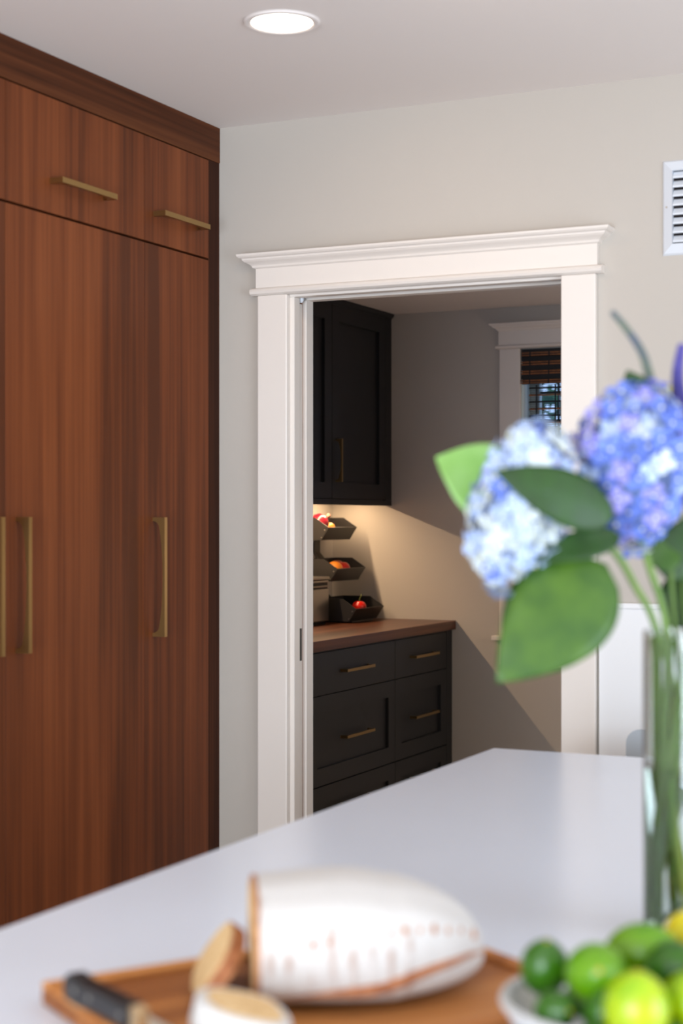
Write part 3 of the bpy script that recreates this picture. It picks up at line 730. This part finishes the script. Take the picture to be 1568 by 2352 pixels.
# ------------------------------------------------------------------ fruit bowl with limes
bo = at(1449, 2290, 1.395); RB = .112
bz = IZ+.0005
fbw = thing('fruit_bowl', 'pale metal rimmed bowl piled with limes on the island', 'bowl', (bo.x, bo.y, bz), world=False)
RIMZ = 1.0-bz
BOWLM = mat('galvanised white', (206, 206, 206), .35, .3)
bm = NB(); lathe(bm, [(0, .0), (.055, 0), (.075, .012), (.098, .038), (RB-.002, RIMZ-.006), (RB-.005, RIMZ-.006), (.094, .041), (.072, .016), (.053, .005), (0, .005)], 48); obj('bowl', bm, BOWLM, fbw, True)
bm = NB(); bmesh.ops.create_circle(bm, segments=48, radius=RB-.0035); bm.clear()
tor = []; 
for k in range(48):
    a = 2*PI*k/48; tor.append([bm.verts.new(((RB-.0035+.0045*math.cos(b))*math.cos(a), (RB-.0035+.0045*math.cos(b))*math.sin(a), RIMZ-.0035+.0045*math.sin(b))) for b in [2*PI*j/8 for j in range(8)]])
for k in range(48):
    A_, B_ = tor[k], tor[(k+1) % 48]
    for j in range(8): bm.faces.new((A_[j], B_[j], B_[(j+1) % 8], A_[(j+1) % 8]))
bmesh.ops.recalc_face_normals(bm, faces=bm.faces[:]); obj('rolled_rim', bm, BOWLM, fbw, True)
LIMEM = [mat('lime green', (50, 100, 4), .3, c2=(38, 82, 2), vscale=30, bump=.15, bscale=500),
         mat('lime bright', (104, 148, 4), .28, c2=(78, 130, 4), vscale=25, bump=.15, bscale=500),
         mat('lime yellow green', (172, 186, 6), .28, c2=(120, 164, 8), vscale=25, bump=.15, bscale=500),
         mat('lemon yellow', (232, 214, 40), .3, c2=(206, 196, 24), vscale=25, bump=.15, bscale=500)]
TIPM = mat('lime tip', (176, 150, 40), .5)
def citrus(px, py, d, r, mi, label, rot, s=1.18, name='lime', cat='lime'):
    c = at(px, py, d)
    t = thing(name, label, cat, c, 'limes in the bowl', world=False, rot=rot)
    def fn(p):
        q = p.copy(); e = abs(q.z); q.z *= s
        if e > .86: q.z += math.copysign((e-.86)*.9, q.z)
        return q
    bm = NB(); ball(bm, (0, 0, 0), r, (1, 1, 1), 28, 20, fn); obj('peel', bm, LIMEM[mi], t, True)
    bm = NB(); lathe(bm, [(0, r*(s+.145)), (r*.05, r*(s+.14)), (r*.10, r*(s+.115)), (0, r*(s+.09))], 10); obj('stem_end', bm, TIPM, t, True)
    return t
citrus(1250, 2222, 1.425, .0215, 0, 'dark green lime at the rim beside the cutting board', (.35, .2, 0), 1.20)
citrus(1368, 2238, 1.375, .0265, 1, 'bright green lime next to the dark green lime by the board', (1.2, .2, .3), 1.12)
citrus(1470, 2186, 1.435, .0250, 1, 'bright green lime topmost in the heap in front of the vase', (.2, 1.35, YAW), 1.28)
citrus(1462, 2318, 1.305, .0270, 2, 'yellow green lime with its stem tip up at the front of the heap', (.25, .1, 0), 1.12)
citrus(1275, 2322, 1.352, .0170, 0, 'small green lime lying low beside the bowl rim', (1.3, .4, .8), 1.15)
citrus(1588, 2150, 1.50, .0240, 3, 'yellow lemon at the back of the bowl beside the vase', (1.2, .3, .9), 1.22, 'lemon', 'lemon')
citrus(1590, 2300, 1.335, .0250, 2, 'yellow green lime at the bowl side away from the board', (.9, .5, .4), 1.15)
citrus(1545, 2225, 1.40, .0240, 0, 'dark green lime wedged under the yellow lemon', (.9, 1.0, .2), 1.12)
for (px, py, d) in ((1390, 2330, 1.345), (1350, 2290, 1.43), (1440, 2300, 1.41), (1530, 2320, 1.37), (1480, 2280, 1.47), (1540, 2400, 1.31), (1380, 2400, 1.31), (1460, 2410, 1.345)):
    citrus(px, py, d, .0190, 0, 'green lime buried under the other limes in the bowl', (random.uniform(0, 1.5), random.uniform(0, 1.5), 0), 1.12)

# ------------------------------------------------------------------ vase with hydrangeas
VC = at(1598, 1450, 1.87); VR = .060; VH = .352
vz = IZ+.0005
vs = thing('glass_vase', 'tall clear glass cylinder vase holding hydrangeas on the island', 'vase', (VC.x, VC.y, vz), world=False)
GL = glass('clear glass', (246, 252, 250), 1.45)
bm = NB(); lathe(bm, [(0, 0), (VR-.003, 0), (VR, .003), (VR, VH-.001), (VR-.001, VH), (VR-.002, VH-.001), (VR-.002, .014), (VR-.006, .011), (0, .011)], 64); obj('glass', bm, GL, vs, True)
bm = NB(); lathe(bm, [(0, .0113), (VR-.0056, .0108), (VR-.0016, .0142), (VR-.0016, .195), (0, .195)], 64); obj('water', bm, glass('water', (246, 252, 248), 1.33), vs, True)
STEM = mat('flower stem green', (112, 142, 60), .45, c2=(92, 124, 50), vscale=20)
STEMD = mat('dark stem green', (84, 112, 44), .5)
LEAFM = [mat('hydrangea leaf dark', (30, 68, 8), .5, c2=(22, 54, 6), vscale=25, bump=.2, bscale=120),
         mat('hydrangea leaf mid', (64, 98, 14), .5, c2=(44, 80, 10), vscale=25, bump=.2, bscale=120),
         mat('hydrangea leaf pale', (140, 184, 104), .5, c2=(126, 172, 84), vscale=25, bump=.2, bscale=120)]
for m in LEAFM:
    m.node_tree.nodes['Principled BSDF'].inputs['Transmission Weight'].default_value = 0.0
def leaf(name, base, tip, width, facing, m, parent, bend=.12, cup=.10, wpow=.62):
    """an ovate leaf blade from base to tip; facing is the direction its upper face looks at"""
    base = Vector(base); tip = Vector(tip); ax = tip-base; L = ax.length; a = ax.normalized()
    f = Vector(facing); nrm = (f-a*f.dot(a)).normalized(); s = a.cross(nrm)
    bm = NB(); nu, nv = 16, 8; grid = []
    for i in range(nu+1):
        u = i/nu
        hw = max(width/2*(u/.38)**.62*((1-u)/.62)**1.0, .0006)
        ctr = base+a*(L*u)+nrm*(L*bend*math.sin(PI*u))
        row = []
        for j in range(nv+1):
            t = -1+2*j/nv
            rip = .012*L*math.sin(u*26)*abs(t)
            row.append(bm.verts.new(ctr+s*(hw*t)+nrm*(cup*hw*abs(t)**1.3+rip*.4)))
        grid.append(row)
    for i in range(nu):
        for j in range(nv): bm.faces.new((grid[i][j], grid[i][j+1], grid[i+1][j+1], grid[i+1][j]))
    bmesh.ops.recalc_face_normals(bm, faces=bm.faces[:])
    o = obj(name, bm, m, parent, True)
    sm = o.modifiers.new('thick', 'SOLIDIFY'); sm.thickness = .0008
    return o
def spline(ps, n=6):
    ps = [Vector(p) for p in ps]; out = []
    P = [ps[0]*2-ps[1]]+ps+[ps[-1]*2-ps[-2]]
    for i in range(1, len(P)-2):
        for k in range(n):
            t = k/n; a, b, c, d = P[i-1], P[i], P[i+1], P[i+2]
            out.append(.5*((2*b)+(-a+c)*t+(2*a-5*b+4*c-d)*t*t+(-a+3*b-3*c+d)*t**3))
    out.append(ps[-1]); return out
PETALS = [mat('petal blue', (108, 134, 216), .6, c2=(84, 106, 192), vscale=60),
          mat('petal pale blue', (180, 196, 226), .6, c2=(156, 176, 216), vscale=60),
          mat('petal lavender', (156, 150, 218), .6, c2=(130, 130, 206), vscale=60),
          mat('petal cream', (208, 214, 204), .6, c2=(184, 198, 216), vscale=60)]
EYE = mat('floret eye', (232, 232, 180), .6)
CORE = mat('flower head core', (140, 160, 206), .8, c2=(112, 134, 180), vscale=30)
def floret_mesh(pm):
    bm = NB()
    for k in range(4):
        a0 = PI/2*k; pts = []
        for (r, t, z) in ((.0, 0, .0), (.45, .36, .10), (.85, .42, .20), (1.08, 0, .16), (.85, -.42, .20), (.45, -.36, .10)):
            c, s = math.cos(a0), math.sin(a0); x, y = r, t
            pts.append(bm.verts.new((x*c-y*s, x*s+y*c, z+.02*(k % 2))))
        ctr = bm.verts.new((.6*math.cos(a0), .6*math.sin(a0), .07+.02*(k % 2)))
        for i in range(6): bm.faces.new((ctr, pts[i], pts[(i+1) % 6]))
    for f in bm.faces: f.material_index = 0
    n0 = len(bm.faces); bmesh.ops.create_icosphere(bm, subdivisions=1, radius=.15, matrix=Matrix.Translation((0, 0, .10)))
    bm.faces.ensure_lookup_table()
    for f in bm.faces[n0:]: f.material_index = 1
    return mesh('floret', bm, [pm, EYE], True)
FLO = [floret_mesh(p) for p in PETALS]
def hydrangea(label, centre, radii, tilt, n, weights, stem_pts, stem_r=.0042, fs=.0145, core=None):
    t = thing('hydrangea', label, 'flower', (VC.x, VC.y, vz+.015), 'hydrangeas in the vase')
    bm = NB(); tube(bm, spline(stem_pts), stem_r, 10); obj('stem', bm, STEM, t, True)
    R3 = Euler(tilt).to_matrix()
    hd = obj('flower_head', ball(NB(), (0, 0, 0), 1, (radii[0]*.84, radii[1]*.84, radii[2]*.84), 20, 14), core or CORE, t, True)
    hd.location = Vector(centre)-t.location; hd.rotation_euler = tilt
    for k in range(n):
        z = 1-2*(k+.5)/n; ph = k*2.399963; r = math.sqrt(max(0, 1-z*z))
        p = Vector((r*math.cos(ph)+random.uniform(-.08, .08), r*math.sin(ph)+random.uniform(-.08, .08), z+random.uniform(-.08, .08))).normalized()
        lump = 1+.07*math.sin(p.x*5+p.y*4)+random.uniform(-.06, .06)
        pos = Vector((p.x*radii[0], p.y*radii[1], p.z*radii[2]))*lump
        nrm = Vector((p.x/radii[0], p.y/radii[1], p.z/radii[2])).normalized()+Vector((random.uniform(-.3, .3), random.uniform(-.3, .3), random.uniform(-.3, .3)))
        q = nrm.to_track_quat('Z', 'Y') @ Euler((0, 0, random.uniform(0, PI))).to_quaternion()
        me = FLO[random.choices(range(4), weights)[0]]
        o = link('floret', me, hd, pos, q.to_euler()); s = fs*random.uniform(.85, 1.15); o.scale = (s, s, s)
    return t
vb = lambda dx, dy, z: (VC.x+dx, VC.y+dy, vz+z)
h1c = at(1452, 1072, 1.84); h2c = at(1198, 1165, 1.80)
h1 = hydrangea('blue hydrangea standing tallest in the vase with pale eyes', h1c, (.064, .066, .088), (0.0, .15, 0), 165, (6, 2.4, 2.0, 1.0),
               [h1c-Vector((0, 0, .05)), at(1490, 1300, 1.86), at(1530, 1450, 1.87), vb(-.030, -.01, .20), vb(.0, .02, .016)])
h2 = hydrangea('pale blue hydrangea leaning out over the vase edge', h2c, (.050, .058, .092), (.05, .26, YAW), 175, (.4, 6, .5, 4.5),
               [h2c+RV*.03, at(1330, 1215, 1.80), at(1408, 1265, 1.815), at(1460, 1350, 1.84), at(1505, 1440, 1.86), vb(-.012, .015, .22), vb(.030, .0, .016)], core=mat('pale head core', (170, 186, 218), .8, c2=(150, 168, 206), vscale=30))
h3c = at(1650, 1010, 1.93)
h3 = hydrangea('blue hydrangea at the far side of the vase', h3c, (.055, .055, .06), (0, -.2, 0), 70, (6, 2, 2, .6),
               [h3c-Vector((0, 0, .04)), at(1620, 1300, 1.91), at(1585, 1450, 1.89), vb(-.018, -.03, .15), vb(-.02, .02, .016)])
toC = -FV
leaf('leaf', at(1180, 1155, 1.885), at(1000, 1050, 1.86), .096, toC+UV*.4, LEAFM[2], h2, .06, .12, .80)
leaf('leaf', at(1410, 1190, 1.76), at(1135, 1080, 1.73), .062, toC*1.0+UV*.25, LEAFM[0], h1, .06, -.12, .72)
leaf('leaf', at(1425, 1230, 1.79), at(1215, 1290, 1.76), .036, toC*1.0+UV*.4, LEAFM[0], h2, .05, .10, .8)
leaf('leaf', at(1392, 1295, 1.775), at(1140, 1568, 1.73), .112, toC+UV*.25, LEAFM[1], h2, .04, -.10, .85)
leaf('leaf', at(1290, 1300, 1.80), at(1150, 1480, 1.79), .062, toC+RV*-.5, LEAFM[0], h2, .03, .1, .8)
leaf('leaf', at(1480, 960, 1.90), at(1440, 850, 1.89), .050, toC+UV*.3, LEAFM[0], h1, .05, .1, .8)
leaf('leaf', at(1530, 1330, 1.89), at(1600, 1180, 1.90), .060, toC+UV*.3, LEAFM[0], h3, .05, .1, .8)
leaf('leaf', at(1540, 1440, 1.90), at(1610, 1290, 1.93), .062, toC+UV*.2, LEAFM[0], h3, .05, .1, .8)
leaf('leaf', at(1500, 1300, 1.88), at(1560, 1240, 1.9), .040, toC+UV*.2, LEAFM[1], h1, .05, .1, .8)
# bud spikes
BUD = mat('spike bud', (92, 104, 92), .6, c2=(70, 78, 104), vscale=60)
def spike(label, pts, r0, r1, m, stem_to, tipm):
    t = thing('bud_spike', label, 'flower', (VC.x, VC.y, vz+.015), 'bud spikes in the vase')
    bm = NB(); tube(bm, spline(stem_to), .0028, 8); obj('stem', bm, STEMD, t, True)
    P = spline(pts, 12); n = len(P); bm = NB()
    tube(bm, P, [r0+(r1-r0)*i/(n-1) for i in range(n)], 8)
    sp = obj('bud_core', bm, m, t, True)
    bm = NB()
    for i in range(0, n-1):
        d = (P[min(i+1, n-1)]-P[max(i-1, 0)]).normalized(); o1 = d.orthogonal().normalized(); o2 = d.cross(o1); r = r0+(r1-r0)*i/(n-1)
        for k in range(6):
            a = 2*PI*k/6+i*.5; ball(bm, P[i]+(o1*math.cos(a)+o2*math.sin(a))*r*.95, r*.42, (1, 1, 1), 6, 4)
    o = obj('buds', bm, tipm, sp, True); o['kind'] = 'stuff'
    return t
spike('curved grey green bud spike rising above the tallest hydrangea', [at(1502, 930, 1.90), at(1492, 870, 1.90), at(1474, 810, 1.90), at(1440, 758, 1.89), at(1405, 716, 1.88)], .0052, .0028, BUD,
      [at(1500, 925, 1.90), at(1530, 1150, 1.90), at(1550, 1450, 1.885), vb(-.01, .03, .12), vb(.01, -.03, .016)], mat('spike green', (112, 124, 84), .6, c2=(84, 92, 108), vscale=40))
VIO = mat('violet bud', (60, 54, 128), .5, c2=(84, 76, 150), vscale=40)
spike('dark violet bud spike beside the tallest hydrangea', [at(1572, 1010, 1.90), at(1562, 930, 1.90), at(1556, 860, 1.90), at(1566, 790, 1.9)], .0085, .004, VIO,
      [at(1572, 1005, 1.90), at(1580, 1200, 1.90), at(1590, 1450, 1.885), vb(.01, .0, .12), vb(.02, .03, .016)], VIO)
# small yellow blossoms
YEL = mat('yellow blossom', (206, 196, 70), .6)
yf = thing('yellow_sprig', 'small yellow green blossom sprig behind the tallest hydrangea', 'flower', (VC.x, VC.y, vz+.015))
bm = NB(); tube(bm, spline([at(1530, 940, 1.94), at(1560, 1150, 1.93), at(1575, 1450, 1.90), vb(.03, .02, .12), vb(-.03, .01, .016)]), .0022, 8); obj('stem', bm, STEMD, yf, True)
for (px, py, r) in ((1530, 895, .009), (1540, 930, .010), (1524, 925, .007), (1553, 950, .008)):
    bm = NB(); ball(bm, at(px, py, 1.94), r, (1, 1, .8), 10, 8, lambda p: p*(1+.15*math.sin(p.x*9)*math.cos(p.y*8))); obj('blossom', bm, YEL, yf, True)
# extra cut stems standing in the vase
XST = mat('stem yellow green', (150, 168, 60), .45)
CUTS = (('thick pale green stem slanting against the glass of the vase', (-.050, .012, .34), (-.036, .010, .016), .0060, STEM),
        ('dark green leafless stem upright in the middle of the vase', (-.020, -.040, .345), (-.030, -.032, .016), .0050, STEMD),
        ('yellow green stem crossing the other stems in the vase', (-.040, .030, .345), (.004, -.045, .016), .0045, XST),
        ('thick dark stem leaning to the near side of the vase', (.004, -.050, .345), (-.048, -.008, .016), .0062, STEMD),
        ('thin bright green stem beside the thick pale stem in the vase', (-.046, -.016, .345), (-.012, .044, .016), .0040, STEM),
        ('mid green stem leaning across the back of the vase', (.014, .036, .345), (-.042, .024, .016), .0052, STEM))
for lab, a, b, r, m in CUTS:
    bm = NB(); tube(bm, spline([vb(*a), vb((a[0]+b[0])/2-.004, (a[1]+b[1])/2, .17), vb(*b)]), r, 10)
    tag(obj('cut_stem', bm, m, None, True), lab, 'stem', 'loose stems in the vase')
